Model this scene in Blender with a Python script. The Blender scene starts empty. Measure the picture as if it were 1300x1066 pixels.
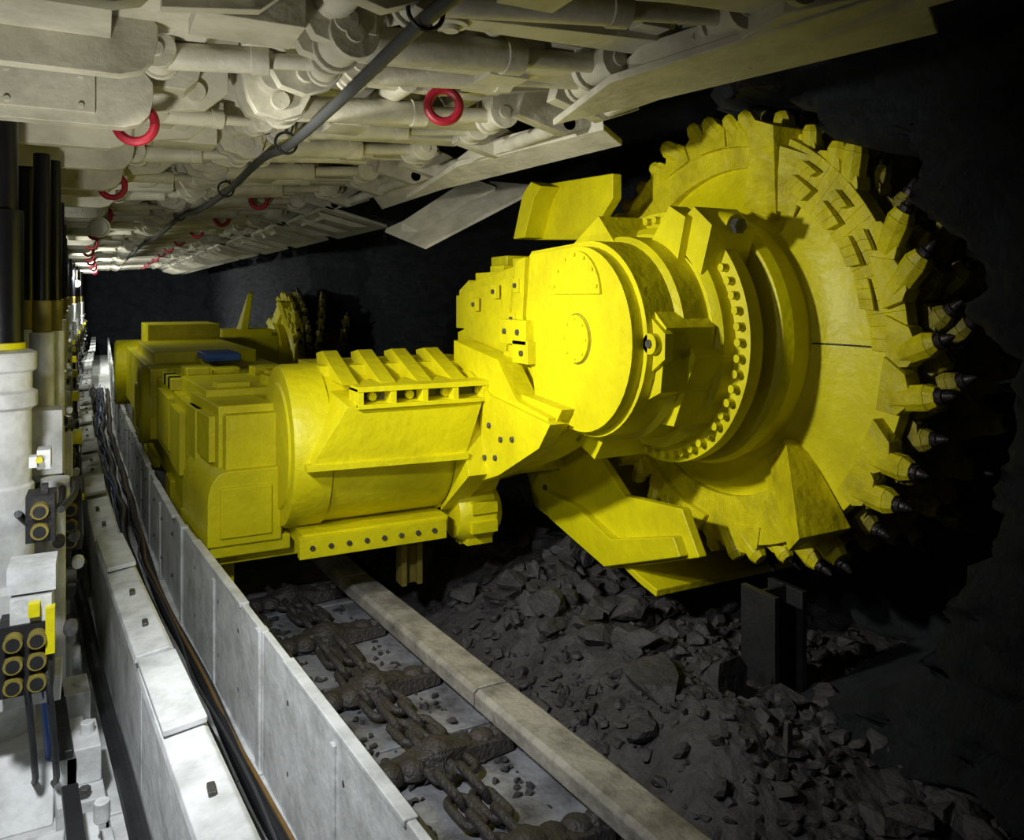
import bpy, bmesh, math, random
from mathutils import Vector, Matrix, noise
random.seed(7)
H = 1.9   # eye height above the mine floor; builder z values are relative to eye level
pi = math.pi
sc = bpy.context.scene

# ------------------------------------------------------------------ materials
def mat(name, col, rough=0.5, metal=0.0, dirt=0.3, dirtcol=None, scale=6.0, bump=0.15, bscale=30.0, coat=0.0):
    m = bpy.data.materials.new(name); m.use_nodes = True
    nt = m.node_tree; N = nt.nodes; L = nt.links
    bs = N["Principled BSDF"]
    tc = N.new("ShaderNodeTexCoord")
    n1 = N.new("ShaderNodeTexNoise"); n1.inputs["Scale"].default_value = scale; n1.inputs["Detail"].default_value = 8; n1.inputs["Roughness"].default_value = 0.65
    L.new(tc.outputs["Object"], n1.inputs["Vector"])
    cr = N.new("ShaderNodeValToRGB"); cr.color_ramp.elements[0].position = 0.42; cr.color_ramp.elements[1].position = 0.72
    L.new(n1.outputs["Fac"], cr.inputs["Fac"])
    mul = N.new("ShaderNodeMath"); mul.operation = 'MULTIPLY'; mul.inputs[1].default_value = dirt
    L.new(cr.outputs["Color"], mul.inputs[0])
    mx = N.new("ShaderNodeMixRGB")
    mx.inputs["Color1"].default_value = (*col, 1)
    dc = dirtcol or tuple(c*0.35 for c in col)
    mx.inputs["Color2"].default_value = (*dc, 1)
    L.new(mul.outputs[0], mx.inputs["Fac"])
    L.new(mx.outputs[0], bs.inputs["Base Color"])
    bs.inputs["Roughness"].default_value = rough
    bs.inputs["Metallic"].default_value = metal
    bs.inputs["Coat Weight"].default_value = coat
    n2 = N.new("ShaderNodeTexNoise"); n2.inputs["Scale"].default_value = bscale; n2.inputs["Detail"].default_value = 6
    L.new(tc.outputs["Object"], n2.inputs["Vector"])
    bp = N.new("ShaderNodeBump"); bp.inputs["Strength"].default_value = bump; bp.inputs["Distance"].default_value = 0.02
    L.new(n2.outputs["Fac"], bp.inputs["Height"]); L.new(bp.outputs[0], bs.inputs["Normal"])
    return m

YEL = mat("yellow_paint", (0.74, 0.67, 0.003), 0.45, 0, 0.45, (0.36, 0.30, 0.004), 3.2, 0.3, 20)
YELD = mat("yellow_paint_rough", (0.70, 0.62, 0.003), 0.52, 0, 0.65, (0.24, 0.19, 0.006), 6, 0.7, 16)
OCH = mat("ochre_paint_dusty", (0.24, 0.19, 0.03), 0.65, 0, 0.5, (0.07, 0.06, 0.03), 6, 0.5, 16)
OCD = mat("shaded_dusty_yellow", (0.34, 0.29, 0.015), 0.65, 0, 0.95, (0.03, 0.026, 0.012), 9, 0.6, 20)  # rear drum rows: coal dust, with their shadow also put into the colour
WHT = mat("cream_paint", (0.64, 0.61, 0.49), 0.5, 0, 0.65, (0.22, 0.20, 0.14), 4.0, 0.25, 25)
DKC = mat("shade_dark_cream", (0.08, 0.075, 0.06), 0.7, 0, 0.6, (0.03, 0.028, 0.022), 4.0, 0.25, 25)  # crevice shade between the rams, painted into the canopy slab colour
WHB = mat("white_paint", (0.76, 0.77, 0.76), 0.5, 0, 0.65, (0.26, 0.26, 0.24), 7.0, 0.25, 25)
STL = mat("worn_steel", (0.12, 0.115, 0.11), 0.5, 0.5, 0.6, (0.05, 0.04, 0.035), 9, 0.4, 40)
PAN = mat("pan_deck_steel", (0.44, 0.41, 0.36), 0.55, 0.1, 0.9, (0.08, 0.07, 0.06), 6, 0.4, 40)
DCK = mat("polished_deck_steel", (0.36, 0.36, 0.39), 0.45, 0.2, 1.0, (0.025, 0.022, 0.022), 5, 0.4, 30)
CHN = mat("chain_steel", (0.075, 0.066, 0.062), 0.5, 0.3, 0.6, (0.04, 0.03, 0.025), 14, 0.6, 60)
BLK = mat("black_rubber", (0.012, 0.012, 0.014), 0.5, 0, 0.3, (0.04, 0.04, 0.04), 8, 0.2, 40)
CAB = mat("grey_cable", (0.05, 0.052, 0.055), 0.55, 0, 0.3, (0.03, 0.03, 0.03), 8, 0.2, 60)
ROD = mat("dark_piston", (0.02, 0.02, 0.024), 0.3, 0.6, 0.3, (0.01, 0.01, 0.01), 4, 0.05, 40)
RED = mat("red_hoop", (0.36, 0.012, 0.03), 0.45, 0, 0.3, None, 10, 0.1, 40)
BLU = mat("blue_hose", (0.02, 0.09, 0.36), 0.45, 0, 0.2, None, 10, 0.1, 40)
ORG = mat("orange_hose", (0.20, 0.11, 0.03), 0.5, 0, 0.4, None, 10, 0.1, 40)
COAL = mat("broken_coal", (0.055, 0.050, 0.053), 0.7, 0, 0.8, (0.014, 0.013, 0.014), 5.0, 0.9, 24)
PICK = mat("pick_steel", (0.04, 0.034, 0.036), 0.4, 0.5, 0.4, (0.02, 0.015, 0.015), 12, 0.3, 50)
ROCK = mat("coal_face_rock", (0.040, 0.046, 0.056), 0.65, 0, 0.95, (0.006, 0.006, 0.007), 4.0, 1.0, 9)
nt = ROCK.node_tree
mp = nt.nodes.new("ShaderNodeMapping"); mp.inputs["Scale"].default_value = (1.0, 2.5, 0.9)
tcn = [n for n in nt.nodes if n.type == 'TEX_COORD'][0]
nt.links.new(tcn.outputs["Object"], mp.inputs["Vector"])
for n in nt.nodes:
    if n.type == 'TEX_NOISE': nt.links.new(mp.outputs[0], n.inputs["Vector"]); n.inputs["Roughness"].default_value = 0.8; n.inputs["Detail"].default_value = 12
    if n.type == 'BUMP': n.inputs["Distance"].default_value = 0.10

def emis(name, col, s):
    m = bpy.data.materials.new(name); m.use_nodes = True
    b = m.node_tree.nodes["Principled BSDF"]
    b.inputs["Base Color"].default_value = (*col, 1)
    b.inputs["Emission Color"].default_value = (*col, 1); b.inputs["Emission Strength"].default_value = s
    return m
LMP = emis("lamp_glass", (0.75, 0.95, 1.0), 5)
LMPO = mat("lamp_glass_off", (0.45, 0.45, 0.42), 0.2, 0, 0.1)

# ------------------------------------------------------------------ mesh builder
def sx(y):
    if y < 5: return -0.09*(y-2.0)
    if y < 11: return -0.27 - 0.03*(y-5)
    return -0.45

class B:
    def __init__(s): s.v=[]; s.f=[]; s.m=[]; s.mats=[]; s.cur=0
    def mat(s, m):
        if m not in s.mats: s.mats.append(m)
        s.cur = s.mats.index(m); return s
    def add(s, vs, fs):
        o=len(s.v); s.v += [tuple(p) for p in vs]
        for f in fs: s.f.append(tuple(i+o for i in f)); s.m.append(s.cur)
    def prism(s, pts0, pts1):
        n=len(pts0)
        s.add(list(pts0)+list(pts1), [tuple(range(n))[::-1], tuple(range(n,2*n))]+[(i,(i+1)%n,n+(i+1)%n,n+i) for i in range(n)])
    def box(s,x0,x1,y0,y1,z0,z1,sh=False):
        a=sx(y0) if sh else 0; c=sx(y1) if sh else 0
        s.prism([(x0+a,y0,z0),(x1+a,y0,z0),(x1+a,y0,z1),(x0+a,y0,z1)],[(x0+c,y1,z0),(x1+c,y1,z0),(x1+c,y1,z1),(x0+c,y1,z1)])
    def py(s,poly,y0,y1,sh=False):
        a=sx(y0) if sh else 0; c=sx(y1) if sh else 0
        s.prism([(x+a,y0,z) for x,z in poly],[(x+c,y1,z) for x,z in poly])
    def px(s,poly,x0,x1):
        s.prism([(x0,y,z) for y,z in poly],[(x1,y,z) for y,z in poly])
    def plate(s,pts,off):
        o=Vector(off); s.prism(pts,[tuple(Vector(p)+o) for p in pts])
    def rev(s,prof,p0,ax,n=32,closed=False,capped=True):
        ax=Vector(ax).normalized(); p0=Vector(p0)
        u=ax.cross(Vector((0,0,1)));
        if u.length<0.1: u=ax.cross(Vector((0,1,0)))
        u.normalize(); w=ax.cross(u)
        vs=[];fs=[];k=len(prof)
        for t,r in prof:
            for i in range(n):
                a=2*pi*i/n; vs.append(p0+ax*t+(u*math.cos(a)+w*math.sin(a))*r)
        rg=range(k) if closed else range(k-1)
        for j in rg:
            j2=(j+1)%k
            for i in range(n): fs.append((j*n+i,j*n+(i+1)%n,j2*n+(i+1)%n,j2*n+i))
        if capped and not closed:
            fs.append(tuple(range(n))[::-1]); fs.append(tuple(range((k-1)*n,k*n)))
        s.add(vs,fs)
    def cyl(s,p0,p1,r0,r1=None,n=20):
        r1=r0 if r1 is None else r1
        d=Vector(p1)-Vector(p0); s.rev([(0,r0),(d.length,r1)],p0,d,n)
    def torus(s,c,ax,R,r,n=28,m=10):
        prof=[(r*math.sin(2*pi*j/m), R+r*math.cos(2*pi*j/m)) for j in range(m)]
        s.rev(prof,c,ax,n,closed=True)
    def tube(s,pts,r,n=10):
        pts=[Vector(p) for p in pts]; vs=[];fs=[]
        q=[]
        for i in range(len(pts)-1):
            a=pts[max(i-1,0)];b=pts[i];c=pts[i+1];d=pts[min(i+2,len(pts)-1)]
            for k in range(6):
                t=k/6; q.append(0.5*((2*b)+(c-a)*t+(2*a-5*b+4*c-d)*t*t+(3*b-a-3*c+d)*t**3))
        q.append(pts[-1])
        for i,p in enumerate(q):
            d=(q[min(i+1,len(q)-1)]-q[max(i-1,0)]).normalized()
            u=d.cross(Vector((0,0,1)))
            if u.length<0.1: u=d.cross(Vector((1,0,0)))
            u.normalize(); w=d.cross(u)
            for j in range(n):
                a=2*pi*j/n; vs.append(p+(u*math.cos(a)+w*math.sin(a))*r)
        for i in range(len(q)-1):
            for j in range(n): fs.append((i*n+j,i*n+(j+1)%n,(i+1)*n+(j+1)%n,(i+1)*n+j))
        fs.append(tuple(range(n))); fs.append(tuple(range((len(q)-1)*n,len(q)*n)))
        s.add(vs,fs)
    def link(s,c,d,nrm,L,W,r,n=20,m=8):
        d=Vector(d).normalized(); nrm=Vector(nrm).normalized(); e=nrm.cross(d); c=Vector(c)
        vs=[];fs=[]
        for i in range(n):
            a=2*pi*i/n; ca,sa=math.cos(a),math.sin(a)
            off=(L-W)*(1 if ca>0 else -1)
            p=c+d*(off+W*ca)+e*W*sa; o=(d*ca+e*sa)
            for j in range(m):
                b=2*pi*j/m; vs.append(p+o*r*math.cos(b)+nrm*r*math.sin(b))
        for i in range(n):
            for j in range(m): fs.append((i*m+j,i*m+(j+1)%m,((i+1)%n)*m+(j+1)%m,((i+1)%n)*m+j))
        s.add(vs,fs)
    def mesh(s,name,addH=True,ang=35,smooth=True):
        me=bpy.data.meshes.new(name)
        h=H if addH else 0
        me.from_pydata([(x,y,z+h) for x,y,z in s.v],[],s.f)
        for m in s.mats: me.materials.append(m)
        me.polygons.foreach_set("material_index",s.m)
        bm=bmesh.new(); bm.from_mesh(me); bmesh.ops.recalc_face_normals(bm,faces=bm.faces); bm.to_mesh(me); bm.free()
        if smooth:
            me.polygons.foreach_set("use_smooth",[True]*len(me.polygons)); me.set_sharp_from_angle(angle=math.radians(ang))
        me.update(); return me
    def obj(s,name,parent=None,bevel=0.006,addH=True,loc=(0,0,0),smooth=True,ang=35):
        return place(s.mesh(name,addH,ang,smooth),name,parent,bevel,loc)
def place(me,name,parent=None,bevel=0.006,loc=(0,0,0)):
    o=bpy.data.objects.new(name,me); sc.collection.objects.link(o); o.location=loc
    if parent: o.parent=parent
    if bevel:
        b=o.modifiers.new("bevel",'BEVEL'); b.width=bevel; b.segments=2; b.limit_method='ANGLE'; b.angle_limit=math.radians(38); b.harden_normals=True
    return o
def empty(name,loc=(0,0,0)):
    e=bpy.data.objects.new(name,None); sc.collection.objects.link(e); e.location=loc; e.empty_display_size=0.2; return e

# ------------------------------------------------------------------ SHEARER
SH=empty("coal_shearer")
DX,DY,DZ=2.69,2.93,-0.19

def P(r,a): return (r*math.cos(a), r*math.sin(a))
def build_drum():
    rr=random.Random(21)
    b=B().mat(YEL)
    b.rev([(-0.26,0.47),(-0.22,0.585),(-0.17,0.60),(-0.15,0.57),(-0.06,0.575),(-0.02,0.62),(0.01,0.70),(0.025,0.80),(0.03,0.97),(0.09,0.97),(0.09,0.5)],(0,0,0),(1,0,0),96)
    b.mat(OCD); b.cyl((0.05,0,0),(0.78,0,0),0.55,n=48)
    b.mat(BLK)
    a=math.radians(181)
    T=lambda x,q,t: (x, q*math.cos(a)-t*math.sin(a), q*math.sin(a)+t*math.cos(a))
    rs=[(.59,-.062),(.62,-.023),(.70,.007),(.80,.022),(.965,.027)]
    for (r0,x0),(r1,x1) in zip(rs[:-1],rs[1:]):
        b.prism([T(x0-.004,r0,-.003),T(x0-.004,r0,.004),T(x1-.004,r1,.004),T(x1-.004,r1,-.003)],[T(0.05,r0,-.003),T(0.05,r0,.004),T(0.05,r1,.004),T(0.05,r1,-.003)])
    b.mat(YELD)
    def sector(r0,r1,a0,a1,x0,x1,n=6,skew=0.0):
        inner0=[];outer0=[]
        for i in range(n+1):
            A=a0+(a1-a0)*i/n; inner0.append(P(r0,A)); outer0.append(P(r1,A+skew))
        for i in range(n):
            pts=[inner0[i],inner0[i+1],outer0[i+1],outer0[i]]
            b.prism([(x0,y,z) for y,z in pts],[(x1,y,z) for y,z in pts])
    angs=[39,116,232,315]; spans=[77,66,83,84]
    for k in range(4):
        base=math.radians(angs[k]); span=math.radians(spans[k])
        n=20
        for i in range(n):
            t0=i/n;t1=(i+1)/n
            A0=base+span*t0; A1=base+span*t1
            h0=-0.07*(1-t0)**1.5+0.012; h1=-0.07*(1-t1)**1.5+0.012
            ri0=0.74+0.08*t0; ri1=0.74+0.08*t1
            p0=[(h0,*P(ri0,A0)),(h0-.004,*P(.985,A0)),(.04,*P(.985,A0)),(.04,*P(ri0,A0))]
            p1=[(h1,*P(ri1,A1)),(h1-.004,*P(.985,A1)),(.04,*P(.985,A1)),(.04,*P(ri1,A1))]
            b.prism(p0,p1)
        if k==1:
            for j in range(4):
                a=base+span*(0.12+0.19*j)
                sector(0.80,0.865,a,a+0.15,-0.075+0.018*j,-0.01,3,0.02)
                sector(0.905,0.94,a+.02,a+0.12,-0.08+.018*j,-0.02,2,0.02)
    for k,a in enumerate(angs):
        a=math.radians(a); ca,sa=math.cos(a),math.sin(a)
        def T(x,rr_,t): return (x, rr_*ca-t*sa, rr_*sa+t*ca)
        w=[0.08,0.09,0.10,0.09][k]
        L0,L1=(0.62,[0.99,1.03,1.04,1.0][k])
        d=[-0.16,-0.22,-0.27,-0.16][k]
        ow=[.8,.5,1,.8][k]
        b.prism([T(0.02,L0,-w),T(0.02,L0,w),T(0.02,L1,w*ow),T(0.02,L1,-w*ow)],[T(-0.07,L0,-w*0.9),T(-0.02,L0,w),T(d*0.75,L1,w*0.6*ow),T(d,L1,-w*0.9*ow)])
        b.prism([T(0.0,L0+0.05,w*0.8),T(0.0,L0+0.05,w*1.8),T(0,L1-.08,w*2.0),T(0,L1-.08,w*0.5)],[T(-0.03,L0+0.05,w*0.8),T(-0.01,L0+0.05,w*1.8),T(-0.04,L1-.08,w*2.0),T(-0.11,L1-.08,w*0.5)])
    def tooth(x,a,s=1.0,tip=True,lean=0.55,out=0.0,r0=0.90,m=YELD,ln=0.105):
        ca,sa=math.cos(a),math.sin(a)
        def T(dx,q,t): return (x+dx, q*ca-t*sa, q*sa+t*ca)
        w=0.034*s
        b.mat(m)
        prof=[(r0,0.09),(0.99,0.085),(1.02,0.055),(1.025,0.0),(1.0,-0.05),(r0,-0.09)]
        b.prism([T(-w,q,t*s) for q,t in prof],[T(w,q,t*s) for q,t in prof])
        u=Vector(T(0,1,-lean))-Vector(T(0,0,0)); u.normalize()
        v=Vector((1,0,0)); v=(v-u*v.dot(u)).normalized(); q_=u.cross(v)
        p0=Vector(T(0,0.95,0.05)); L=ln*s+0.02
        hw=0.036*s; hh=0.040*s
        def ringp(t,k): 
            c=p0+u*t+Vector((-out*t/L,0,0))
            return [tuple(c+v*hw*k*aa+q_*hh*k*bb) for aa,bb in ((1,.45),(.5,1),(-.5,1),(-1,.45),(-1,-.45),(-.5,-1),(.5,-1),(1,-.45))]
        b.prism(ringp(0,1),ringp(L*.8,1.05)); b.prism(ringp(L*.8,1.02),ringp(L,.72))
        if tip:
            p1=Vector(p0+u*L)+Vector((-out,0,0))
            b.mat(PICK); b.rev([(0,0.026),(0.025,0.028),(0.03,0.021),(0.055,0.014),(0.072,0.004)],p1-u*0.004,u,10)
    NT=42
    for i in range(NT):
        deg=360*i/NT
        big=135<deg<245
        if big and i%3==2: continue
        a=2*pi*i/NT+rr.uniform(-0.03,0.03)
        tooth(0.01+rr.uniform(-0.02,0.02),a,rr.uniform(1.1,1.2) if big else rr.uniform(.9,1.1),tip=big,lean=rr.uniform(.3,.9),out=rr.uniform(0,.05),ln=0.14 if big else 0.11)
    for i in range(40):
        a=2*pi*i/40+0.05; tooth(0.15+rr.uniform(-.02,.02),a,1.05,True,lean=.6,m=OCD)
    for v in range(4):
        a0=v*pi/2+0.3; n=26
        for i in range(n):
            t0=i/n;t1=(i+1)/n
            A=a0-t0*2.6;C=a0-t1*2.6; x0=0.10+0.64*t0; x1=0.10+0.64*t1
            q0=[(x0,*P(0.54,A)),(x0,*P(0.97,A)),(x0+.05,*P(0.97,A)),(x0+.05,*P(0.54,A))]
            q1=[(x1,*P(0.54,C)),(x1,*P(0.97,C)),(x1+.05,*P(0.97,C)),(x1+.05,*P(0.54,C))]
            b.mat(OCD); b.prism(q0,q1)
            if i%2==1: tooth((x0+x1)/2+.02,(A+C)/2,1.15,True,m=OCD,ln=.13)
    return b.mesh("cutting_drum",addH=False)
drum_me=build_drum()
place(drum_me,"cutting_drum",SH,0.006,(DX,DY,DZ+H))
place(drum_me,"cutting_drum_far",SH,0.0,(2.55,12.6,-1.02+H))

# ranging arm ---------------------------------------------------------------
def arc(cy,cz,r,a0,a1,n):
    return [(cy+r*math.cos(math.radians(a0+(a1-a0)*i/n)),cz+r*math.sin(math.radians(a0+(a1-a0)*i/n))) for i in range(n+1)]
b=B().mat(YEL)
case=arc(DY,DZ,0.43,88,280,26)+[(3.25,-0.64),(3.88,-0.60),(4.22,-0.30),(4.20,0.07),(3.50,0.17),(3.44,0.22)]
b.px(case,1.90,2.22)
inner=arc(DY,DZ,0.405,88,275,26)+[(3.28,-0.60),(3.40,-0.1),(3.36,0.20)]
b.px(inner,1.845,1.91)
b.rev([(2.05,0.43),(2.07,0.455),(2.23,0.455)],(0,DY,DZ),(1,0,0),72)
b.cyl((1.832,DY,DZ),(1.85,DY,DZ),0.105,n=36)
for i in range(8):
    a=2*pi*i/8; b.cyl((1.826,DY+.088*math.cos(a),DZ+.088*math.sin(a)),(1.84,DY+.088*math.cos(a),DZ+.088*math.sin(a)),0.007,n=6)
b.px(arc(DY,0.0,0.195,2,178,20),1.832,1.85)
for i in range(7):
    a=pi*(i+.5)/7; b.cyl((1.824,DY+.178*math.cos(a),.0+.178*math.sin(a)),(1.84,DY+.178*math.cos(a),.0+.178*math.sin(a)),0.009,n=6)
b.mat(OCH); b.torus((1.845,DY,-0.19),(1,0,0),0.110,0.003,36,6); b.mat(YEL)
b.rev([(2.2,0.47),(2.23,0.50),(2.29,0.50),(2.30,0.575),(2.36,0.575),(2.36,0.545),(2.40,0.545),(2.40,0.50),(2.46,0.50)],(0,DY,DZ),(1,0,0),96)
b.rev([(2.275,0.46),(2.275,0.50),(2.30,0.50)],(0,DY,DZ),(1,0,0),72)
for i in range(52):
    a=2*pi*i/52; y=DY+.538*math.cos(a); z=DZ+.538*math.sin(a)
    b.cyl((2.262,y,z),(2.302,y,z),0.0175,n=12)
def radial_lug(x0,x1,ang,r0,r1,w0,w1):
    a=math.radians(ang); ca,sa=math.cos(a),math.sin(a)
    T=lambda x,r,t:(x,DY+r*ca-t*sa,DZ+r*sa+t*ca)
    b.prism([T(x0,r0,-w0),T(x0,r0,w0),T(x0,r1,w1),T(x0,r1,-w1)],[T(x1,r0,-w0),T(x1,r0,w0),T(x1,r1,w1),T(x1,r1,-w1)])
radial_lug(1.95,2.20,188,0.36,0.47,0.20,0.13)
radial_lug(1.93,1.97,181,0.38,0.50,0.13,0.05)
radial_lug(2.08,2.30,205,0.40,0.48,0.2,0.16)
radial_lug(2.20,2.44,128,0.46,0.66,0.14,0.07)
radial_lug(2.16,2.26,118,0.44,0.62,0.10,0.06)
radial_lug(2.05,2.3,62,0.36,0.56,0.2,0.14)
radial_lug(2.0,2.3,290,0.36,0.56,0.16,0.10)
radial_lug(2.0,2.3,318,0.40,0.62,0.16,0.10)
b.mat(YEL); b.cyl((2.33,DY-.36,DZ+.50),(2.33,DY-.46,DZ+.48),0.05,n=16); b.mat(STL); b.cyl((2.33,DY-.46,DZ+.48),(2.33,DY-.49,DZ+.475),0.035,n=6)
b.mat(YEL); b.cyl((1.90,DY-.44,DZ+.0),(1.935,DY-.44,DZ+.0),0.042,n=20)
b.mat(STL); b.cyl((1.893,DY-.44,DZ+.0),(1.903,DY-.44,DZ+.0),0.018,n=12)
b.mat(YEL)
b.px([(3.42,0.19),(3.52,0.17),(3.60,-0.28),(3.70,-0.52),(3.58,-0.56),(3.46,-0.3)],1.85,1.91)
b.px([(3.60,0.10),(4.17,0.02),(4.19,-0.26),(3.95,-0.42),(3.68,-0.30)],1.875,1.91)
b.px([(4.20,0.09),(4.34,0.03),(4.34,-0.08),(4.27,-0.10),(4.27,-0.2),(4.36,-0.22),(4.36,-0.32),(4.2,-0.34)],1.9,2.1)
for y,z in [(3.50,0.05),(3.54,-0.12),(3.6,-0.32),(4.0,-0.05),(3.75,0.02)]:
    b.box(1.838,1.86,y-.03,y+.03,z-.035,z+.035)
    b.mat(STL); b.cyl((1.828,y,z),(1.84,y,z),0.014,n=6); b.mat(YEL)
b.box(1.80,1.86,3.32,3.60,-0.24,-0.12); b.box(1.80,1.86,3.30,3.46,-0.33,-0.22)
for y,z in [(3.36,-.28),(3.40,-.18),(3.54,-.18)]:
    b.mat(STL); b.cyl((1.79,y,z),(1.802,y,z),0.016,n=6); b.mat(YEL)
b.box(1.92,2.2,3.5,4.15,0.06,0.13)
b.box(1.95,2.15,4.18,4.5,-0.2,0.0)
b.box(1.98,2.12,3.62,3.80,0.12,0.20); b.box(2.0,2.1,3.95,4.12,0.10,0.17)
b.px([(4.25,-1.22),(4.35,-0.42),(3.80,-0.40),(3.55,-0.5),(2.95,-0.56),(3.05,-0.68),(3.45,-0.88),(3.80,-1.0)],1.72,1.80)
b.px([(4.2,-1.1),(4.3,-0.45),(3.80,-0.44),(2.95,-0.5),(3.05,-0.62),(3.45,-0.82),(3.80,-0.96)],1.78,2.1)
b.px([(3.95,-1.16),(3.95,-0.45),(3.75,-0.45),(3.58,-0.9)],1.62,1.74)
b.px([(4.05,-0.40),(4.05,-0.25),(3.5,-0.32),(3.3,-0.5),(3.0,-0.54),(3.0,-0.60),(3.5,-0.55)],1.74,1.86)
for y,z in [(4.05,-.95),(3.95,-.78),(3.85,-.62),(3.7,-.62),(3.55,-.65),(3.42,-.70),(3.3,-.68),(3.6,-.82),(3.75,-.88),(3.48,-.8)]:
    b.mat(STL); b.cyl((1.708,y,z),(1.722,y,z),0.015,n=6)
b.mat(YEL)
HY,HZ,HR=4.15,-0.77,0.415
b.rev([(0.80,HR-0.012),(0.82,HR),(0.98,HR),(0.985,HR-.012),(1.62,HR-.012),(1.62,HR),(1.9,HR)],(0,HY,HZ),(1,0,0),64)
b.rev([(0.79,HR-0.10),(0.80,HR-0.09),(0.83,HR-0.09)],(0,HY,HZ),(1,0,0),48)
b.prism([(1.02,3.62,-0.52),(1.72,3.62,-0.52),(1.62,3.62,-0.80),(0.86,3.68,-0.80)],[(0.98,4.05,-0.44),(1.8,4.05,-0.44),(1.8,4.05,-0.95),(0.83,4.05,-0.95)])
b.prism([(0.84,3.67,-0.79),(1.63,3.60,-0.79),(1.63,3.60,-0.82),(0.84,3.67,-0.82)],[(0.84,4.0,-0.79),(1.63,4.0,-0.79),(1.63,4.0,-0.82),(0.84,4.0,-0.82)])
b.box(1.06,1.74,3.60,4.0,-0.455,-0.43)
b.box(1.06,1.74,3.60,3.63,-0.535,-0.515)
for i in range(5):
    x=1.06+.162*i; b.box(x,x+.03,3.605,3.75,-0.53,-0.44)
b.mat(STL); b.box(1.1,1.72,3.70,3.74,-0.52,-0.46); b.mat(YEL)
for i in range(4):
    x=1.02+.19*i
    b.px([(3.72,-0.43),(4.22,-0.42),(4.25,-0.31),(4.12,-0.29)],x,x+.08)
    b.cyl((x+.13,3.69,-.485),(x+.13,3.66,-.485),0.022,n=8)
b.px([(3.95,-0.44),(4.5,-0.44),(4.5,-0.36),(4.0,-0.36)],0.98,1.9)
b.box(0.86,1.62,3.85,4.5,-1.24,-1.16); b.box(0.84,1.60,3.82,3.87,-1.27,-1.17)
for i in range(8):
    b.mat(STL); b.cyl((0.90+.09*i,3.825,-1.22),(0.90+.09*i,3.812,-1.22),0.014,n=6)
b.mat(YEL)
b.rev([(1.68,0.13),(1.73,0.16),(1.88,0.16),(1.93,0.12)],(0,3.95,-1.18),(1,0,0),24)
for i in range(9):
    a=2*pi*i/9; b.box(1.73,1.88,3.95+.15*math.cos(a)-.03,3.95+.15*math.cos(a)+.03,-1.18+.15*math.sin(a)-.03,-1.18+.15*math.sin(a)+.03)
b.obj("ranging_arm",SH,0.008)

# cowl ------------------------------------------------------------------------
b=B().mat(YEL)
low=[(4.36,-1.06),(4.24,-1.30),(3.95,-1.34),(3.41,-1.43),(2.73,-1.17),(2.85,-0.98),(3.3,-1.02),(3.55,-0.85),(3.75,-0.7),(4.30,-0.88)]
b.px(low,2.36,2.41)
b.px([(4.05,-1.15),(3.98,-1.30),(3.41,-1.41),(2.80,-1.18),(2.85,-1.10),(3.35,-1.25),(3.7,-1.16)],2.31,2.37)
for a0 in range(-84,-18,6):
    A=math.radians(a0);C=math.radians(a0+6.2)
    pts=[(DY+r*math.cos(t),DZ+r*math.sin(t)) for r,t in [(1.24,A),(1.24,C),(1.28,C),(1.28,A)]]
    b.px(pts,2.38,3.3)
for y,z in [(4.15,-1.0),(4.1,-1.15),(3.95,-1.0)]:
    b.mat(STL); b.cyl((2.345,y,z),(2.365,y,z),0.02,n=6); b.mat(YEL)
up=[(4.22,0.34),(4.10,0.60),(4.0,0.66),(3.36,0.63),(3.36,0.5),(3.60,0.30)]
b.px(up,2.33,2.39)
b.px([(4.22,0.34),(4.10,0.60),(4.0,0.66),(3.88,0.62),(3.96,0.56),(4.08,0.34)],2.20,2.34)
b.box(2.15,2.4,4.2,4.42,0.18,0.24)
b.px([(3.9,-0.7),(4.25,-0.6),(4.35,-1.0),(3.9,-1.0)],2.05,2.38)
b.obj("cowl",SH,0.008)

# main body -------------------------------------------------------------------
b=B().mat(YEL)
S=True
b.box(0.72,1.00,4.22,4.95,-0.98,-0.56,S)
b.box(0.69,0.74,4.3,4.9,-0.86,-0.62,S)
b.box(0.74,1.02,4.15,4.25,-1.24,-0.60,S)
b.box(0.72,1.6,4.2,9.9,-1.36,-1.02,S)
rn=[(0.645,-1.24),(0.645,-1.02)]+[(0.645+.09*(1-math.cos(t*pi/12)),-1.02+.15*math.sin(t*pi/12)) for t in range(1,7)]+[(1.0,-0.87),(1.0,-1.24)]
b.py(rn,4.10,4.75,S)
b.box(0.70,0.95,4.085,4.12,-1.20,-0.95,S)
b.box(0.66,1.05,4.12,4.9,-1.30,-1.22,S)
b.box(0.68,1.6,4.6,7.4,-1.1,-0.62,S)
b.box(0.74,1.55,4.62,5.5,-0.64,-0.52,S)
b.box(0.66,0.7,4.95,5.4,-1.05,-0.68,S)
b.box(0.66,0.70,5.5,6.2,-1.0,-0.66,S)
b.box(0.75,1.5,5.6,6.6,-0.63,-0.57,S)
b.box(0.8,1.0,5.7,6.1,-0.58,-0.50,S)
rb=random.Random(5)
for i in range(14):
    x=rb.uniform(.74,1.35); yy=rb.uniform(4.7,7.6); b.box(x,x+rb.uniform(.06,.2),yy,yy+rb.uniform(.08,.25),-0.56,-0.50+rb.uniform(0,.035),S)
for i in range(5):
    b.mat(BLK if i%2 else YEL); b.box(0.68,0.76,5.55+.13*i,5.62+.13*i,-0.62,-0.54,S)
b.mat(YEL)
b.rev([(0.25,0.29),(0.27,0.31),(0.7,0.31)],(0,6.9,-0.86),(1,0,0),40)
b.rev([(0.23,0.17),(0.25,0.18),(0.7,0.18)],(0,6.9,-0.86),(1,0,0),32)
b.box(0.64,1.6,6.6,9.9,-1.1,-0.56,S)
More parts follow.
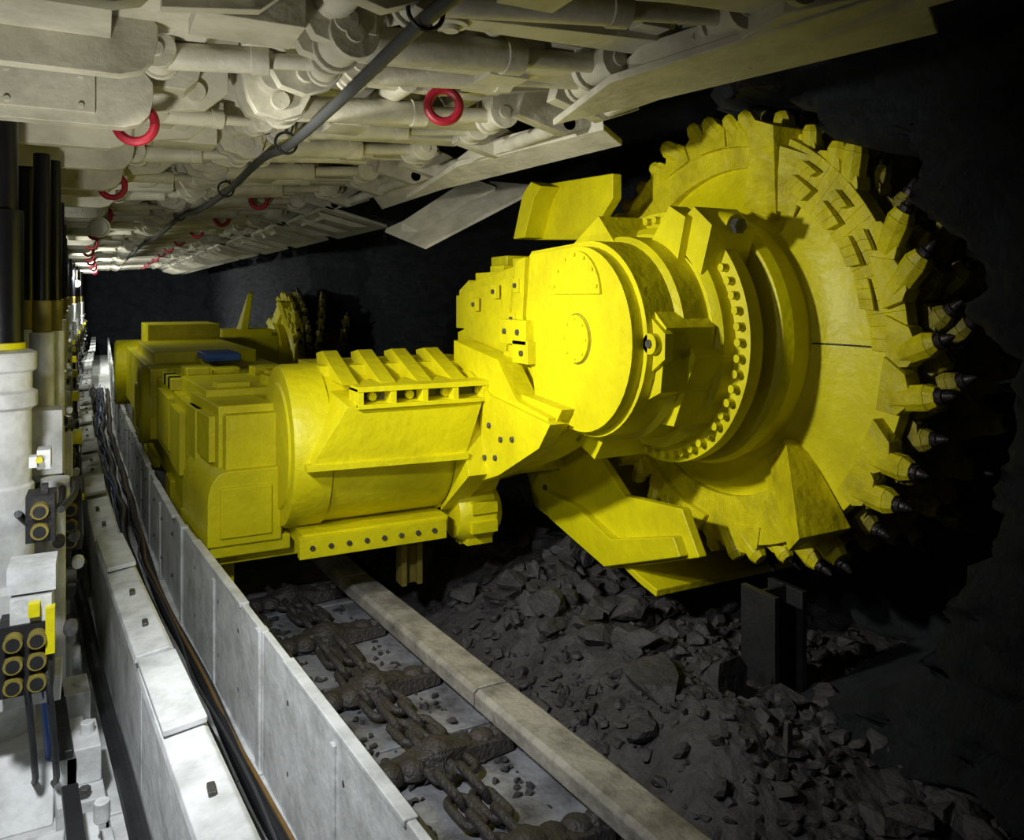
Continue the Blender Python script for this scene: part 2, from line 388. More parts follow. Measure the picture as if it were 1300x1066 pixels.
b.box(0.7,1.5,7.0,8.8,-0.57,-0.46,S)
b.box(0.8,1.5,8.9,9.8,-0.57,-0.30,S)
b.rev([(0.12,0.33),(0.14,0.36),(1.0,0.36)],(0,9.9,-0.86),(1,0,0),40)
b.prism([(1.0,9.8,-0.5),(1.9,9.8,-0.5),(1.9,9.8,-1.2),(1.0,9.8,-1.2)],[(1.6,12.0,-0.5),(2.3,12.0,-0.5),(2.3,12.0,-1.3),(1.6,12.0,-1.3)])
b.rev([(1.7,0.42),(2.4,0.42)],(0,12.4,-1.0),(1,0,0),36)
b.prism([(1.5,10.2,-0.5),(1.6,10.2,-0.5),(1.6,10.6,-0.5),(1.5,10.6,-0.5)],[(1.62,10.3,0.02),(1.68,10.3,0.02),(1.72,10.5,0.05),(1.66,10.5,0.05)])
b.box(1.3,1.9,10.2,10.8,-0.55,-0.42)
b.mat(BLU); b.box(1.0,1.25,6.3,6.8,-0.50,-0.44,S)
b.mat(YEL)
for y in (4.4,6.0,8.0,9.6):
    b.box(0.72,0.84,y,y+.3,-1.6,-1.3,S)
    if y>5: b.box(1.43,1.56,y,y+.3,-1.6,-1.3,S)
b.obj("shearer_body",SH,0.008)

# ------------------------------------------------------------------ CONVEYOR
CV=empty("armoured_face_conveyor")
bs=B(); bp_=B(); 
pitch=1.5
y=-0.1
k=0
while y<24:
    y1=y+pitch-0.012
    j=random.uniform(-.012,.012)
    bs.mat(WHB)
    bs.py([(0.585,-1.74),(0.61,-1.74),(0.612,-1.2+j),(0.587,-1.2+j)],y,y1,True)
    bs.box(0.578,0.618,y+.02,y+0.07,-1.7,-1.203,True)
    bs.box(0.576,0.588,y+.75,y+0.78,-1.7,-1.24,True)
    bs.box(0.58,0.618,y+.3,y1-.25,-1.215+j,-1.195+j,True)
    bs.py([(0.10,-1.75),(0.60,-1.75),(0.60,-1.70),(0.10,-1.70)],y,y1,True)
    bs.py([(0.195,-1.72),(0.21,-1.72),(0.21,-1.22),(0.195,-1.22)],y,y1,True)
    jx=random.uniform(-.012,.012)
    bs.py([(0.18+jx,-1.235+j),(0.185+jx,-1.21+j),(0.29+jx,-1.195+j),(0.305+jx,-1.205+j),(0.30+jx,-1.225+j)],y+.02,y1-.06,True)
    bs.py([(0.185+jx,-1.20),(0.30+jx,-1.185),(0.30+jx,-1.165),(0.185+jx,-1.18)],y+pitch*0.62,y+pitch*0.95,True)
    for q in (0.25,0.6,1.1):
        bs.mat(STL)
        yy=y+q; xx=sx(yy)
        bs.box(0.235+xx+jx,0.255+xx+jx,yy,yy+.05,-1.205,-1.188+j*.5)
        bs.cyl((0.576+xx,yy+.1,-1.32),(0.586+xx,yy+.1,-1.32),0.012,n=8)
        bs.cyl((0.576+xx,yy+.1,-1.55),(0.586+xx,yy+.1,-1.55),0.012,n=8)
    bp_.mat(STL)
    bp_.py([(0.64,-1.85),(0.90,-1.85),(0.90,-1.80),(0.80,-1.74),(0.90,-1.66),(0.90,-1.61),(0.66,-1.59),(0.64,-1.61)],y,y1,True)
    bp_.box(0.64,0.70,y,y1,-1.60,-1.45,True)
    bp_.mat(PAN)
    bp_.py([(1.41,-1.66),(1.41,-1.605),(1.43,-1.59),(1.56,-1.59),(1.58,-1.61),(1.58,-1.85),(1.41,-1.85),(1.41,-1.80),(1.5,-1.74)],y,y1,True)
    bp_.mat(DCK)
    bp_.box(0.80,1.5,y,y1,-1.765,-1.74,True)
    bp_.mat(STL); bp_.box(0.80,1.5,y,y1,-1.87,-1.84,True)
    bp_.box(1.56,1.62,y+.2,y+.5,-1.8,-1.64,True)
    y+=pitch; k+=1
bs.obj("spill_plates",CV,0.006)
bp_.obj("line_pans",CV,0.006)
b=B().mat(CHN)
y=0.3; i=0
while y<4.6:
    for cx in (1.11,1.20):
        c=(cx+sx(y)+0.015*math.sin(y*5),y,-1.70+0.008*math.sin(y*9+cx*7))
        if i%2==0: b.link(c,(-.09+.1*math.sin(y*4),1,0),(0.1,0,1),0.085,0.040,0.017)
        else: b.link(c,(-.09,1,0),(1,0.09,0.6),0.085,0.040,0.017)
    y+=0.13; i+=1
for q7 in range(8):
    yf=0.30+0.60*q7
    x0=sx(yf)
    def fl(a,c,w,z0,z1): b.prism([(a+x0,yf-w,z0),(a+x0,yf+w,z0),(a+x0,yf+w*.6,z1),(a+x0,yf-w*.6,z1)],[(c+x0,yf-w*.45,z0),(c+x0,yf+w*.45,z0),(c+x0,yf+w*.3,z1-.03),(c+x0,yf-w*.3,z1-.03)])
    fl(1.155,0.86,0.08,-1.735,-1.66); fl(1.155,1.46,0.08,-1.735,-1.66)
    fl(1.155,1.02,0.10,-1.73,-1.64); fl(1.155,1.29,0.10,-1.73,-1.64)
    b.rev([(0,0.075),(0.04,0.07),(0.06,0.05),(0.075,0.02)],(1.155+x0,yf,-1.70),(0,0,1),18)
    for q,(xx,s_) in enumerate(((0.96,.06),(1.35,.06),(0.90,.045),(1.42,.045),(1.05,.06),(1.26,.06))):
        b.rev([(0,s_),(0.03,s_*.95),(0.05,s_*.7),(0.06,s_*.2)],(xx+x0,yf+(.03 if q%2 else -.03),-1.72),(0.05,0.1,1),14)
b.obj("scraper_chain",CV,0.008)
b=B()
def hose(m,x,z,r,amp,y0=0.0,y1=16,seed=0):
    rr=random.Random(seed); b.mat(m); pts=[]
    yy=y0
    while yy<y1:
        pts.append((x+sx(yy)+rr.uniform(-amp,amp),yy,z+rr.uniform(-amp,amp)*.6)); yy+=0.45
    b.tube(pts,r)
hose(BLK,0.29,-1.64,0.04,0.015,seed=1); hose(BLK,0.37,-1.66,0.03,0.02,seed=2); hose(ORG,0.53,-1.64,0.007,0.015,seed=3)
hose(CAB,0.50,-1.63,0.006,0.02,seed=6); hose(BLK,0.53,-1.67,0.028,0.01,seed=4); hose(BLK,0.45,-1.66,0.03,0.02,seed=5); hose(BLU,0.40,-1.60,0.008,0.03,seed=15); hose(CAB,0.33,-1.56,0.012,0.03,seed=16)
b.obj("hydraulic_hose",CV,0)

b=B()
b.mat(BLK); b.tube([(0.145+sx(t),t,-1.60+0.02*math.sin(t*3)) for t in [0,.5,1,1.5,2,2.5,3,3.5,4,4.5,5,6,7,8,9]],0.028)
b.obj("supply_hose",None,0)

# ------------------------------------------------------------------ ROOF SUPPORTS
def ram(b,p0,p1,r,m1=WHT,m2=None,frac=0.62):
    p0=Vector(p0);p1=Vector(p1); d=p1-p0; pm=p0+d*frac
    side=d.cross(Vector((0,0,1)))
    side = side.normalized() if side.length>0.05 else Vector((0,1,0))
    b.mat(m1); b.cyl(p0,pm,r,n=18); b.cyl(pm-d.normalized()*r,pm+d.normalized()*r*.3,r*1.12,n=18)
    b.mat(m2 or m1); b.cyl(pm,p1,r*.6,n=14)
    b.mat(m1)
    for p in (p0,p1):
        b.cyl(p-side*r*1.1,p+side*r*1.1,r*1.15,n=18)
        b.cyl(p-side*r*1.9,p+side*r*1.9,r*.55,n=12)
        for sgn in (-1,1):
            q=p+side*sgn*r*1.5
            b.cyl(q-side*r*.25,q+side*r*.25,r*1.35,n=18)
            b.box(q.x-r*1.2,q.x+r*1.2,q.y-r*.25,q.y+r*.25,q.z,0.93)

def canopy(seed):
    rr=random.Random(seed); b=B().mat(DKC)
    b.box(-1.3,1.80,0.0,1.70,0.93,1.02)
    b.mat(WHT)
    nose=lambda x,zb,zt: [(-1.3,zb),(x-.09,zb),(x-.04,zb+.015),(x-.01,zb+.05),(x,zb+.10),(x,zt-.04),(x-.03,zt),(-1.3,zt)]
    b.py(nose(0.15,0.55,0.745),0.0,0.07)
    b.py(nose(0.11,0.58,0.76),0.62,0.68)
    b.py(nose(0.13,0.57,0.75),1.15,1.2)
    b.box(-1.3,0.02,0.05,1.2,0.66,0.70)
    b.box(-1.3,-0.45,0.06,1.25,0.57,0.62)
    b.py([(-1.3,0.72),(0.26,0.72),(0.30,0.76),(0.34,0.94),(-1.3,0.94)],0.10,1.55)
    b.box(-0.30,-0.02,-0.012,0.01,0.585,0.72)
    b.mat(BLK); b.box(-0.55,-0.42,-0.014,0.0,0.61,0.70)
    b.box(-0.36,-0.10,0.76,0.90,0.656,0.664); b.box(-0.30,-0.06,0.25,0.36,0.656,0.664)
    b.box(-0.2,0.15,1.30,1.42,0.715,0.724)
    b.mat(WHT)
    for x in (-.26,-.06):
        for z in (.605,.70): b.cyl((x,-.02,z),(x,-.01,z),.01,n=8)
    for yy in (0.25,0.5,0.85):
        b.py([(0.12,0.66),(0.34,0.69),(0.42,0.76),(0.42,0.93),(0.12,0.93)],yy,yy+.04)
        b.cyl((0.3,yy-.02,0.75),(0.3,yy+.06,0.75),0.04,n=16)
    for yy,zb in ((0.03,0.80),(0.45,0.78),(0.80,0.82),(1.22,0.78),(1.60,0.80)):
        b.py([(0.3,zb),(1.2,zb),(1.75,zb+.08),(1.75,0.94),(0.3,0.94)],yy,yy+.05)
    b.cyl((0.55,0.02,0.79),(0.55,1.64,0.79),0.055,n=18)
    b.cyl((1.05,0.02,0.83),(1.05,1.64,0.83),0.045,n=18)
    b.box(0.78,0.86,0.03,1.62,0.82,0.93); b.box(1.35,1.45,0.03,1.62,0.84,0.93)
    for yy in (0.10,0.32,0.62,0.97,1.12,1.42):
        z=0.74+rr.uniform(-.03,.02)
        b.py([(0.47,z),(0.50,z-.05),(0.58,z-.07),(0.66,z-.04),(0.69,z+.02),(0.76,0.93),(0.42,0.93)],yy,yy+.05)
        b.cyl((0.58,yy-.02,z),(0.58,yy+.07,z),0.035,n=16)
    ram(b,(0.62,0.22,0.72),(1.52,0.20,0.78),0.05)
    ram(b,(0.70,0.72,0.74),(1.60,0.60,0.80),0.045)
    ram(b,(0.60,1.05,0.71),(1.50,1.10,0.78),0.052)
    ram(b,(0.75,1.45,0.75),(1.62,1.38,0.80),0.045)
    ram(b,(0.16,0.36,0.68),(0.56,0.44,0.70),0.035)
    ram(b,(0.14,1.32,0.68),(0.60,1.25,0.70),0.04)
    for (xa,ya,xb,yb,wa,wb,z) in ((0.5,0.52,1.62,0.40,.05,.10,.755),(0.42,1.28,1.64,1.24,.055,.09,.75),(0.85,0.88,1.66,0.90,.04,.08,.77)):
        b.prism([(xa,ya-wa,z-.02),(xa,ya+wa,z-.02),(xb,yb+wb,z+.02),(xb,yb-wb,z+.02)],[(xa,ya-wa,z+.05),(xa,ya+wa,z+.05),(xb,yb+wb,z+.06),(xb,yb-wb,z+.06)])
        b.cyl((xa,ya,z-.03),(xa,ya,z+.06),wa*1.25,n=18); b.cyl((xa,ya,z-.045),(xa,ya,z-.03),wa*.6,n=12)
    b.box(0.20,0.46,0.9,1.1,0.68,0.76); b.box(0.86,1.02,0.40,0.62,0.72,0.80); b.box(1.15,1.3,1.25,1.5,0.74,0.82)
    for q in range(10):
        x=rr.uniform(.2,1.6); yy=rr.uniform(.1,1.5); b.box(x,x+rr.uniform(.04,.13),yy,yy+rr.uniform(.04,.12),0.80,0.93)
    b.mat(BLK)
    for q in range(2):
        y0=rr.uniform(.3,1.3); b.tube([(0.45,y0,.84),(0.6,y0+rr.uniform(-.1,.1),.70),(0.72,y0+rr.uniform(-.1,.1),.76),(0.95,y0+rr.uniform(-.1,.1),.84)],0.008,8)
    b.mat(WHT)
    for y0 in (0.05,0.7,1.5):
        b.py([(1.55,0.76),(1.78,0.70),(1.95,0.76),(1.95,0.80),(1.6,0.94)],y0,y0+.07)
    b.cyl((1.80,0.05,0.75),(1.80,1.6,0.75),0.035,n=14)
    return b.mesh("canopy",addH=False)
can_me=[canopy(s) for s in (1,2,3)]

def tip_plate():
    b=B().mat(WHT)
    b.prism([(1.72,0.05,0.74),(1.72,1.6,0.74),(2.25,1.6,0.60),(2.25,0.05,0.60)],[(1.72,0.05,0.71),(1.72,1.6,0.71),(2.25,1.6,0.575),(2.25,0.05,0.575)])
    b.box(1.8,1.86,0.3,1.3,0.66,0.71)
    for yy in (0.2,0.8,1.4): b.py([(1.70,0.70),(2.15,0.59),(2.0,0.58),(1.75,0.64)],yy,yy+.04)
    return b.mesh("face_sprag",addH=False)
tip_me=tip_plate()

def legs(full):
    b=B()
    for (x,y,r) in ((-0.32,0.42,0.11),(-0.72,0.42,0.12)):
        b.mat(WHB); b.rev([(0,r),(0.62,r),(0.62,r*1.1),(0.70,r*1.1),(0.72,r*.95),(1.05,r*.95),(1.06,r*.88),(1.32,r*.88),(1.33,r*1.05),(1.38,r*1.05),(1.39,r*.9),(1.45,r*.9),(1.46,r*1.03),(1.52,r*1.03),(1.53,r*.8)],(x,y,-1.72),(0,0,1),28)
        b.mat(YEL); b.rev([(0,r*.72),(0.035,r*.72)],(x,y,-0.20),(0,0,1),24)
        b.mat(ROD); b.cyl((x,y,-0.2),(x,y,0.30),r*.66,n=24); b.cyl((x,y,0.28),(x,y,0.62),r*.5,n=24)
    if full:
        for (x,y) in ((-0.22,0.88),(-0.19,1.05),(-0.30,1.25)):
            b.mat(ROD); b.cyl((x,y,-0.15),(x,y,0.58),0.032,n=16)
            b.mat(OCH); b.cyl((x,y,-0.15),(x,y,-0.02),0.035,n=16)
            b.mat(WHB); b.cyl((x,y,-1.6),(x,y,-0.15),0.045,n=16)
    return b.mesh("hydraulic_legs",addH=False)
leg_me=legs(True); leg0=legs(False)

def valves():
    b=B(); rr=random.Random(3)
    def block(x0,y0,z0,nx,nz,s=0.062):
        b.mat(BLK); b.box(x0,x0+nx*s+.02,y0,y0+.12,z0,z0+nz*s*1.05+.02)
        for i in range(nx):
            for j in range(nz):
                cx=x0+.01+(i+.5)*s; cz=z0+.01+(j+.5)*s*1.05
                b.mat(OCH); b.cyl((cx,y0-.035,cz),(cx,y0+.01,cz),s*.42,n=16)
                b.mat(BLK); b.cyl((cx,y0-.038,cz),(cx,y0-.03,cz),s*.3,n=14)
    block(-0.28,-0.05,-1.22,2,3); b.mat(WHB); b.box(-0.25,-0.14,-0.04,.1,-1.02,-0.93); block(-0.22,0.85,-1.05,2,4); block(-0.22,0.1,-0.80,1,2)
    b.mat(YEL); b.box(-0.155,-0.13,-0.07,-0.03,-1.1,-0.96); b.box(-0.20,-0.17,-0.07,-0.04,-0.98,-0.94)
    b.mat(WHB); b.box(-0.34,-0.12,0.05,0.2,-1.3,-1.22); b.box(-0.26,-0.13,-0.02,0.12,-0.92,-0.84)
    b.box(-0.3,-0.14,0.7,0.85,-0.7,-0.45); b.box(-0.24,-0.12,1.1,1.25,-0.85,-0.62)
    b.cyl((-0.16,0.62,-1.6),(-0.16,0.62,-0.78),0.035,n=16); b.cyl((-0.16,0.62,-0.8),(-0.16,0.62,-0.7),0.05,n=16)
    for q in range(30):
        x=-.24+rr.uniform(0,.16); y=rr.uniform(.1,1.6); z=rr.uniform(-1.35,-.45); s=rr.uniform(.015,.04)
        b.mat(rr.choice([WHB,WHB,WHB,YEL,BLK,STL]))
        if q%2: b.cyl((x,y,z),(x,y-.05,z),s*.7,n=10)
        else: b.box(x,x+s,y,y+s*2,z,z+s*1.6)
    for q,(m) in enumerate([BLK,BLU,BLK]):
        x=-.22+.03*q; y=rr.uniform(0,.2)
        b.mat(m); b.tube([(x,y-.05,-1.1),(x+.02,y-.10,-1.25),(x+.03,y-.05,-1.45),(x+.02,y+.1,-1.6),(x-.05,y+.3,-1.66)],0.010,8)
    for q in range(4):
        b.mat(BLK); x=-.24+.04*q; b.tube([(x,0.1,-.7),(x+.03,0.35,-.8+.03*q),(x+.02,0.7,-.74),(x,1.0,-.85)],0.012,8)
    return b.mesh("valve_bank",addH=False)
val_me=valves()

def base():
    b=B().mat(WHB)
    b.box(-1.2,-0.10,0.02,0.72,-1.9,-1.70); b.box(-1.2,-0.10,0.98,1.68,-1.9,-1.72)
    b.px([(0.05,-1.70),(0.2,-1.52),(0.62,-1.52),(0.7,-1.70)],-0.5,-0.14)
    b.box(-0.30,-0.12,1.05,1.3,-1.72,-1.50); b.box(-0.24,-0.1,1.4,1.6,-1.72,-1.6)
    b.box(-0.14,-0.07,0.1,0.15,-1.9,-1.52); b.box(-0.14,-0.07,0.5,0.55,-1.9,-1.55)
    b.cyl((-0.14,0.32,-1.56),(-0.06,0.32,-1.56),0.06,n=18)
    b.cyl((-0.25,0.75,-1.78),(-0.25,1.05,-1.78),0.08,n=18)
    b.px([(0.75,-1.85),(0.95,-1.85),(0.9,-1.45),(0.8,-1.45)],-0.16,-0.11)
    b.cyl((-0.18,0.85,-1.5),(-0.08,0.85,-1.5),0.05,n=18)
    b.mat(STL)
    for yy in (.2,.6,1.1,1.5): b.cyl((-.2,yy,-1.70),(-.2,yy,-1.67),.025,n=6)
    return b.mesh("pontoon_base",addH=False)
base_me=base()

def toe(Y0,sh,seed):
    rr=random.Random(seed); b=B().mat(WHB)
    def bx(x0,x1,y0,y1,z0,z1):
        a=sx(y0+Y0)-sh; c=sx(y1+Y0)-sh
        b.prism([(x0+a,y0,z0),(x1+a,y0,z0),(x1+a,y0,z1),(x0+a,y0,z1)],[(x0+c,y1,z0),(x1+c,y1,z0),(x1+c,y1,z1),(x0+c,y1,z1)])
    bx(-0.05,0.09,0.0,0.75,-1.88,-1.62); bx(-0.02,0.085,0.10,0.30,-1.62,-1.50); bx(-0.04,0.08,0.45,0.62,-1.62,-1.47)
    bx(0.0,0.10,0.85,1.68,-1.88,-1.68); bx(0.02,0.09,1.0,1.15,-1.68,-1.55); bx(-0.02,0.05,1.3,1.62,-1.68,-1.58)
    for yy in (.2,.53,1.07,1.45):
        c=(0.05+sx(yy+Y0)-sh,yy,-1.52); b.cyl(c,(c[0],c[1],-1.46),0.022,n=14)
    b.mat(STL)
    for yy in (.03,.38,.7,.95,1.25): 
        x=0.03+sx(yy+Y0)-sh; b.cyl((x,yy,-1.63),(x,yy,-1.59),0.02,n=6)
    b.mat(BLK); bx(-0.045,0.0,0.05,1.6,-1.50,-1.47)
    return b.mesh("relay_bar",addH=False)

def rings(right):
    b=B().mat(RED)
    b.torus((0.10,0.095,0.585),(0.3,1,0),0.062,0.016)
    if right: b.torus((1.19,0.0,0.745),(0.3,1,0),0.062,0.018)
    return b.mesh("lifting_ring",addH=False)
ring1=rings(True); ring0=rings(False)

for k in range(-2,12):
    Y0=2.87+1.75*k
    sh=-0.03*max(0,min(Y0,12)-2.87)
    e=empty("roof_support",(sh,Y0,H))
    place(can_me[k%3],"canopy",e,0.006)
    place(leg_me if k>=0 else leg0,"hydraulic_legs",e,0.004)
    if k>=0: place(val_me,"valve_bank",e,0)
    place(base_me,"pontoon_base",e,0.006)
    if k>=-1: place(toe(Y0,sh,k),"relay_bar",e,0.005)
    if k>=0: place(ring1 if k!=1 else ring0,"lifting_rings",e,0)
    if k>=2: place(tip_me,"face_sprag",e,0.004)
    if k==-1:
        b=B().mat(WHT)
        o=lambda x,y,z:(x-sh,y-Y0,z)
        b.plate([o(1.52,2.59,.645),o(2.07,1.40,.73),o(1.74,1.22,.745),o(1.46,2.12,.69)],(0,0,.028))
        b.plate([o(1.56,2.25,.70),o(1.96,1.45,.75),o(1.74,1.24,.76),o(1.50,2.0,.72)],(0,0,.07))
        b.plate([o(1.6,1.7,.72),o(1.9,1.5,.74),o(1.74,1.24,.75),o(1.58,1.5,.735)],(0,0,.12))
        b.obj("face_sprag",e,0.006,addH=False)
    if k==0:
        b=B().mat(WHT)
        o=lambda x,y,z:(x-sh,y-Y0,z)
        b.plate([o(1.673,4.65,.60),o(2.108,2.96,.684),o(1.93,2.85,.72),o(1.70,3.9,.70)],(0,0,.03))
        b.plate([o(1.74,4.0,.68),o(2.0,3.05,.71),o(1.93,2.85,.73),o(1.72,3.7,.71)],(0,0,.08))
        b.obj("face_sprag",e,0.006,addH=False)
    if k==1:
        b=B().mat(WHT)
        o=lambda x,y,z:(x-sh,y-Y0,z)
        b.plate([o(1.82,4.69,.29),o(2.50,4.40,.68),o(2.30,4.75,.74),o(1.75,5.3,.44)],(0.01,0,.03))
        b.plate([o(1.86,4.9,.36),o(2.30,4.65,.66),o(2.20,4.85,.74),o(1.80,5.1,.44)],(0,0,.06))
        b.plate([o(1.80,5.5,.62),o(2.05,4.5,.72),o(1.7,4.5,.80),o(1.7,5.6,.80)],(0,0,.03))
        b.obj("face_sprag",e,0.006,addH=False)

# overhead cable
b=B().mat(CAB)
pts=[(0.66,0.3,.66),(0.68,1.2,.645),(0.68,1.75,.655),(0.68,2.6,.625),(0.69,3.4,.625),(0.68,3.9,.655),(0.66,5,.62),(0.62,6.2,.62),(0.58,7.2,.66),(0.52,9,.62),(0.45,11,.64),(0.4,13,.62),(0.38,16,.64)]
b.tube(pts,0.019,12)
b.tube([(x+.012,y,z+.025) for x,y,z in pts],0.010,8)
b.mat(BLK)
for (x,y,z) in pts[2:9:2]:
    b.torus((x,y,z+.02),(0,1,0),0.045,0.006,18,6); b.cyl((x,y,z+.06),(x,y,0.80),0.006,n=8)
    b.cyl((x+.02,y,z+.06),(x+.05,y,0.80),0.005,n=8)
b.obj("overhead_cable",None,0)

def lamp(x,y,z,m):
    b=B().mat(WHT); b.cyl((0,0,0),(0,0.05,0),0.07,n=24); b.box(-.01,.01,0.01,.04,0.05,0.25)
    b.mat(m); b.cyl((0,-.012,0),(0,0,0),0.055,n=24)
    b.obj("mine_lamp",None,0.003,addH=False,loc=(x,y,z+H))
lamp(-0.02,6.0,0.46,LMPO)
lamp(-0.42,16.6,0.22,LMP)
lamp(-0.55,21.0,0.10,LMP)

# ------------------------------------------------------------------ ROCK SHELL
def sm(a,b_,x):
    t=max(0,min(1,(x-a)/(b_-a))); return t*t*(3-2*t)
def grid(name,us,vs,fn,m):
    verts=[];faces=[]
    for u in us:
        for v in vs: verts.append(fn(u,v))
    nv=len(vs)
    for i in range(len(us)-1):
        for j in range(nv-1): faces.append((i*nv+j,(i+1)*nv+j,(i+1)*nv+j+1,i*nv+j+1))
    me=bpy.data.meshes.new(name); me.from_pydata(verts,[],faces); me.materials.append(m)
    me.polygons.foreach_set("use_smooth",[True]*len(me.polygons))
    o=bpy.data.objects.new(name,me); sc.collection.objects.link(o); return o
def frange(a,b_,s):
    r=[];x=a
    while x<b_: r.append(x); x+=s
    r.append(b_); return r
def nz(p,s,o=4): return noise.fractal(Vector(p)*s,1.0,2.0,o)
def face(y,z):
    cy,cz,R=2.93,-0.45,1.36
    d=math.hypot(y-cy,z-cz)
    n=nz((0,y,z),2.2)*0.09+nz((3,y,z),9)*0.045
    rag=nz((9,y,z),5,5)*0.10+nz((4,y,z*0.4),1.7)*0.05
    cut=1.0 if (y>cy and abs(z-cz)<R) else sm(R+.06,R,d+rag)
    if y>cy: cut=max(cut,sm(cz+R+.3,cz+R+.1,z))
    ledge=0.05*abs(math.sin((z*1.0+0.15*math.sin(y*3))*14))*(1-cut*.5)
    x=2.52+1.08*cut+n*1.4+ledge+nz((7,y*2,z*5),3)*0.04
    if y>12.5: x=2.9+n*1.5
    return (x,y,z+H)
grid("wall_right",frange(-1.0,4.2,0.022)+frange(4.35,26,0.16),frange(-1.95,1.3,0.026),face,ROCK)
grid("ceiling",frange(-2.0,4.2,0.15),frange(-1.5,26,0.15),lambda x,y:(x,y,1.17+H+nz((x,y,5),1.5)*.08),ROCK)
grid("wall_left",frange(-1.5,26,0.2),frange(-1.95,1.3,0.15),lambda y,z:(-1.35+nz((1,y,z),2)*.05,y,z+H),ROCK)
grid("wall_back",frange(-1.6,4.2,0.1),frange(-1.95,1.3,0.1),lambda x,z:(x,26-nz((x,z,5),2)*.3-0.3,z+H),ROCK)
grid("floor",frange(-1.6,1.7,0.15),frange(-1.5,26,0.15),lambda x,y:(x,y,0.0),COAL)

def heap(x,y):
    h=-1.86+0.10*sm(1.6,2.1,x)+0.20*math.exp(-((x-2.35)**2/.25+(y-4.0)**2/1.3))+0.16*math.exp(-((x-2.1)**2/.12+(y-2.4)**2/.3))
    h+=nz((x,y,0),2.2)*0.07+nz((x,y,3),8)*0.025
    return h
vb=B().mat(COAL)
xs=frange(1.60,3.7,0.04); ys=frange(-0.8,8,0.05)
vv=[(x,y,heap(x,y)) for x in xs for y in ys]; n=len(ys)
vb.add(vv,[(i*n+j,(i+1)*n+j,(i+1)*n+j+1,i*n+j+1) for i in range(len(xs)-1) for j in range(n-1)])
bm=bmesh.new(); bmesh.ops.create_icosphere(bm,subdivisions=2,radius=1); bm.verts.ensure_lookup_table()
iv=[v.co.copy() for v in bm.verts]; fi=[tuple(v.index for v in f.verts) for f in bm.faces]; bm.free()
def stone(x,y,z,s,seed,vb=vb):
    r=random.Random(seed)
    planes=[(Vector((r.gauss(0,1),r.gauss(0,1),r.gauss(0,1))).normalized(),r.uniform(.3,.7)) for _ in range(10)]
    sc3=Vector((r.uniform(.8,1.5),r.uniform(.8,1.5),r.uniform(.6,1.0)))
    out=[]
    for v in iv:
        p=v.copy()
        for nrm,dd in planes:
            t=p.dot(nrm)
            if t>dd: p-=nrm*(t-dd)
        p=Vector((p.x*sc3.x,p.y*sc3.y,p.z*sc3.z))*s
        out.append((p.x+x,p.y+y,p.z+z))
    vb.add(out,fi)
R=random.Random(11)
for q in range(3000):
    x=R.uniform(1.66,3.45); y=R.uniform(0.6,6.0)
    s=R.choice([.010,.013,.018,.022,.03,.04])*R.uniform(.7,1.4)
    stone(x,y,heap(x,y)+s*.25,s,q)
for q in range(110):
    x=min(3.3,max(1.85,R.gauss(2.35,.3))); y=R.gauss(4.1,.6); s=R.uniform(.05,.11)
    stone(x,y,heap(x,y)+s*.4,s,5000+q)
for q in range(26):
    x=R.uniform(1.9,3.0); y=R.uniform(1.4,3.4); s=R.uniform(.05,.10)
    stone(x,y,heap(x,y)+s*.35,s,7000+q)
for (x,y,s) in [(2.02,2.62,.15),(2.25,2.45,.13),(2.5,2.4,.14),(2.2,2.9,.11),(1.85,2.5,.07),(2.7,2.0,.14),(2.0,3.5,.10)]:
    stone(x,y,heap(x,y)+s*.4,s,int(x*1000))
vb.obj("coal_rubble",None,0,smooth=False)
# coal crumbs carried in the pan
pc=B().mat(COAL)
for q in range(420):
    yy=R.uniform(0.5,4.4); edge=R.random()
    xb=(0.93+abs(R.gauss(0,.05))) if edge<.4 else ((1.39-abs(R.gauss(0,.05))) if edge<.7 else R.uniform(.93,1.39))
    s=R.uniform(.006,.022); stone(xb+sx(yy),yy,-1.738+s*.35,s,9000+q,pc)
pc.obj("coal_crumbs",CV,0,smooth=False)

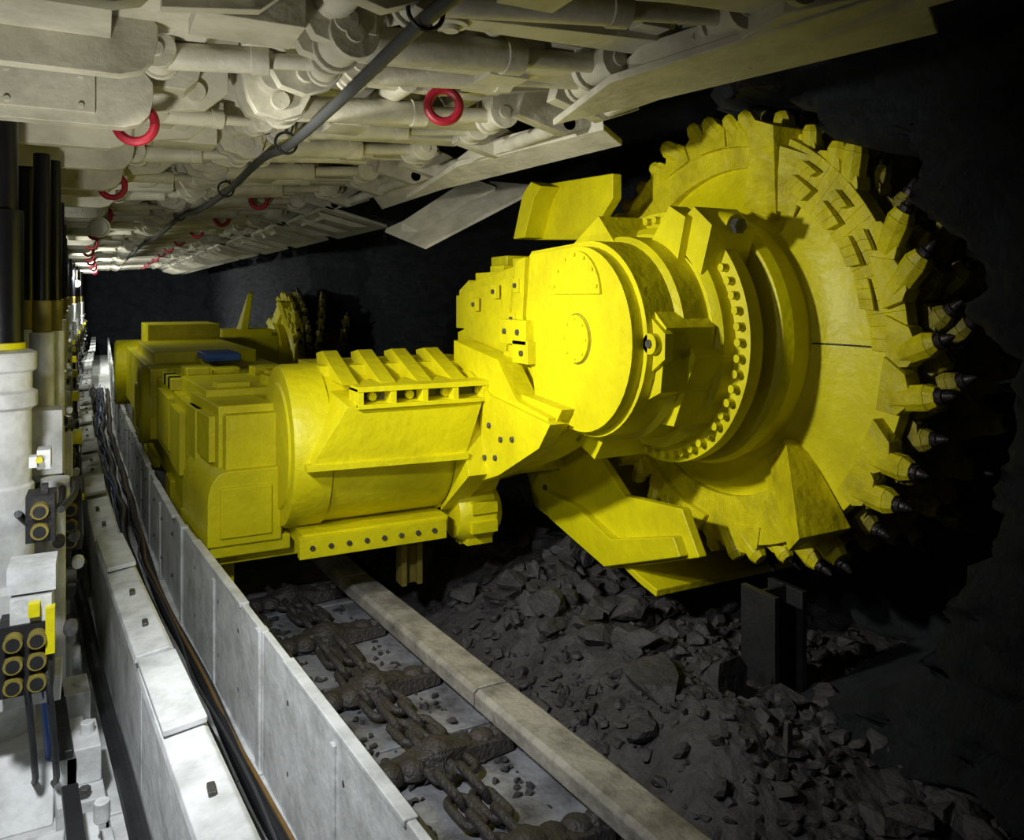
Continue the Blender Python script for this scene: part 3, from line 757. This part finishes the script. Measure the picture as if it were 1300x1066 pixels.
b=B().mat(BLK)
b.box(2.50,2.53,2.42,2.62,-1.84,-1.27); b.box(2.66,2.69,2.42,2.62,-1.84,-1.27); b.box(2.52,2.67,2.51,2.53,-1.84,-1.27)
b.box(2.44,2.75,2.38,2.66,-1.87,-1.84)
b.obj("drum_prop",None,0.004)
b=B().mat(STL); b.prism([(2.15,2.03,-1.8),(2.19,2.03,-1.8),(2.19,2.06,-1.8),(2.15,2.06,-1.8)],[(2.16,2.03,-1.52),(2.185,2.03,-1.52),(2.185,2.05,-1.52),(2.16,2.05,-1.52)])
b.obj("marker_peg",None,0.003)
b=B().mat(OCH); b.box(1.44,1.47,4.06,4.16,-1.58,-1.27); b.box(1.53,1.56,4.06,4.16,-1.58,-1.27); b.box(1.46,1.54,4.10,4.12,-1.58,-1.27); b.obj("arm_prop",None,0.004)

# ------------------------------------------------------------------ LIGHTS
def area(name,loc,target,size,power,col=(1,1,1),spread=180):
    l=bpy.data.lights.new(name,'AREA'); l.energy=power; l.color=col; l.size=size; l.spread=math.radians(spread)
    o=bpy.data.objects.new(name,l); sc.collection.objects.link(o)
    o.location=(loc[0],loc[1],loc[2]+H)
    d=Vector(target)-Vector(loc); o.rotation_euler=d.to_track_quat('-Z','Y').to_euler(); return o
area("work_light",(-0.34,2.55,0.36),(2.0,3.2,-0.35),0.12,17,(1,0.99,0.90),84)
area("walkway_light",(-0.34,1.7,0.35),(0.35,2.7,-1.5),0.14,14.5,(0.92,0.96,1.0),100)
area("roof_fill",(-0.34,1.9,-0.5),(0.8,3.6,0.9),0.12,8,(1,0.98,0.9),115)  # unseen upward fill, added to brighten the canopy undersides
for i,(y,p) in enumerate(((5.4,6),(9.0,20),(12.6,30),(16,70),(20,100))):
    area("gallery_light",(-0.18-0.03*min(y,9),y,0.38),(0.9,y+0.8,-0.6),0.14,p,(0.97,1.0,0.93))

w=bpy.data.worlds.new("mine_dark"); sc.world=w; w.use_nodes=True
w.node_tree.nodes["Background"].inputs[0].default_value=(0.5,0.55,0.6,1); w.node_tree.nodes["Background"].inputs[1].default_value=0.02

# ------------------------------------------------------------------ CAMERA
f=1000.0
cam=bpy.data.cameras.new("camera"); co=bpy.data.objects.new("camera",cam); sc.collection.objects.link(co)
cam.sensor_fit='HORIZONTAL'; cam.sensor_width=36; cam.lens=36*f/1300
cam.shift_y=-(533-375)/1300
cam.clip_start=0.02
co.location=(0,0,H); co.rotation_euler=(pi/2,0,-math.atan(0.52))
sc.camera=co
sc.view_settings.view_transform='Standard'
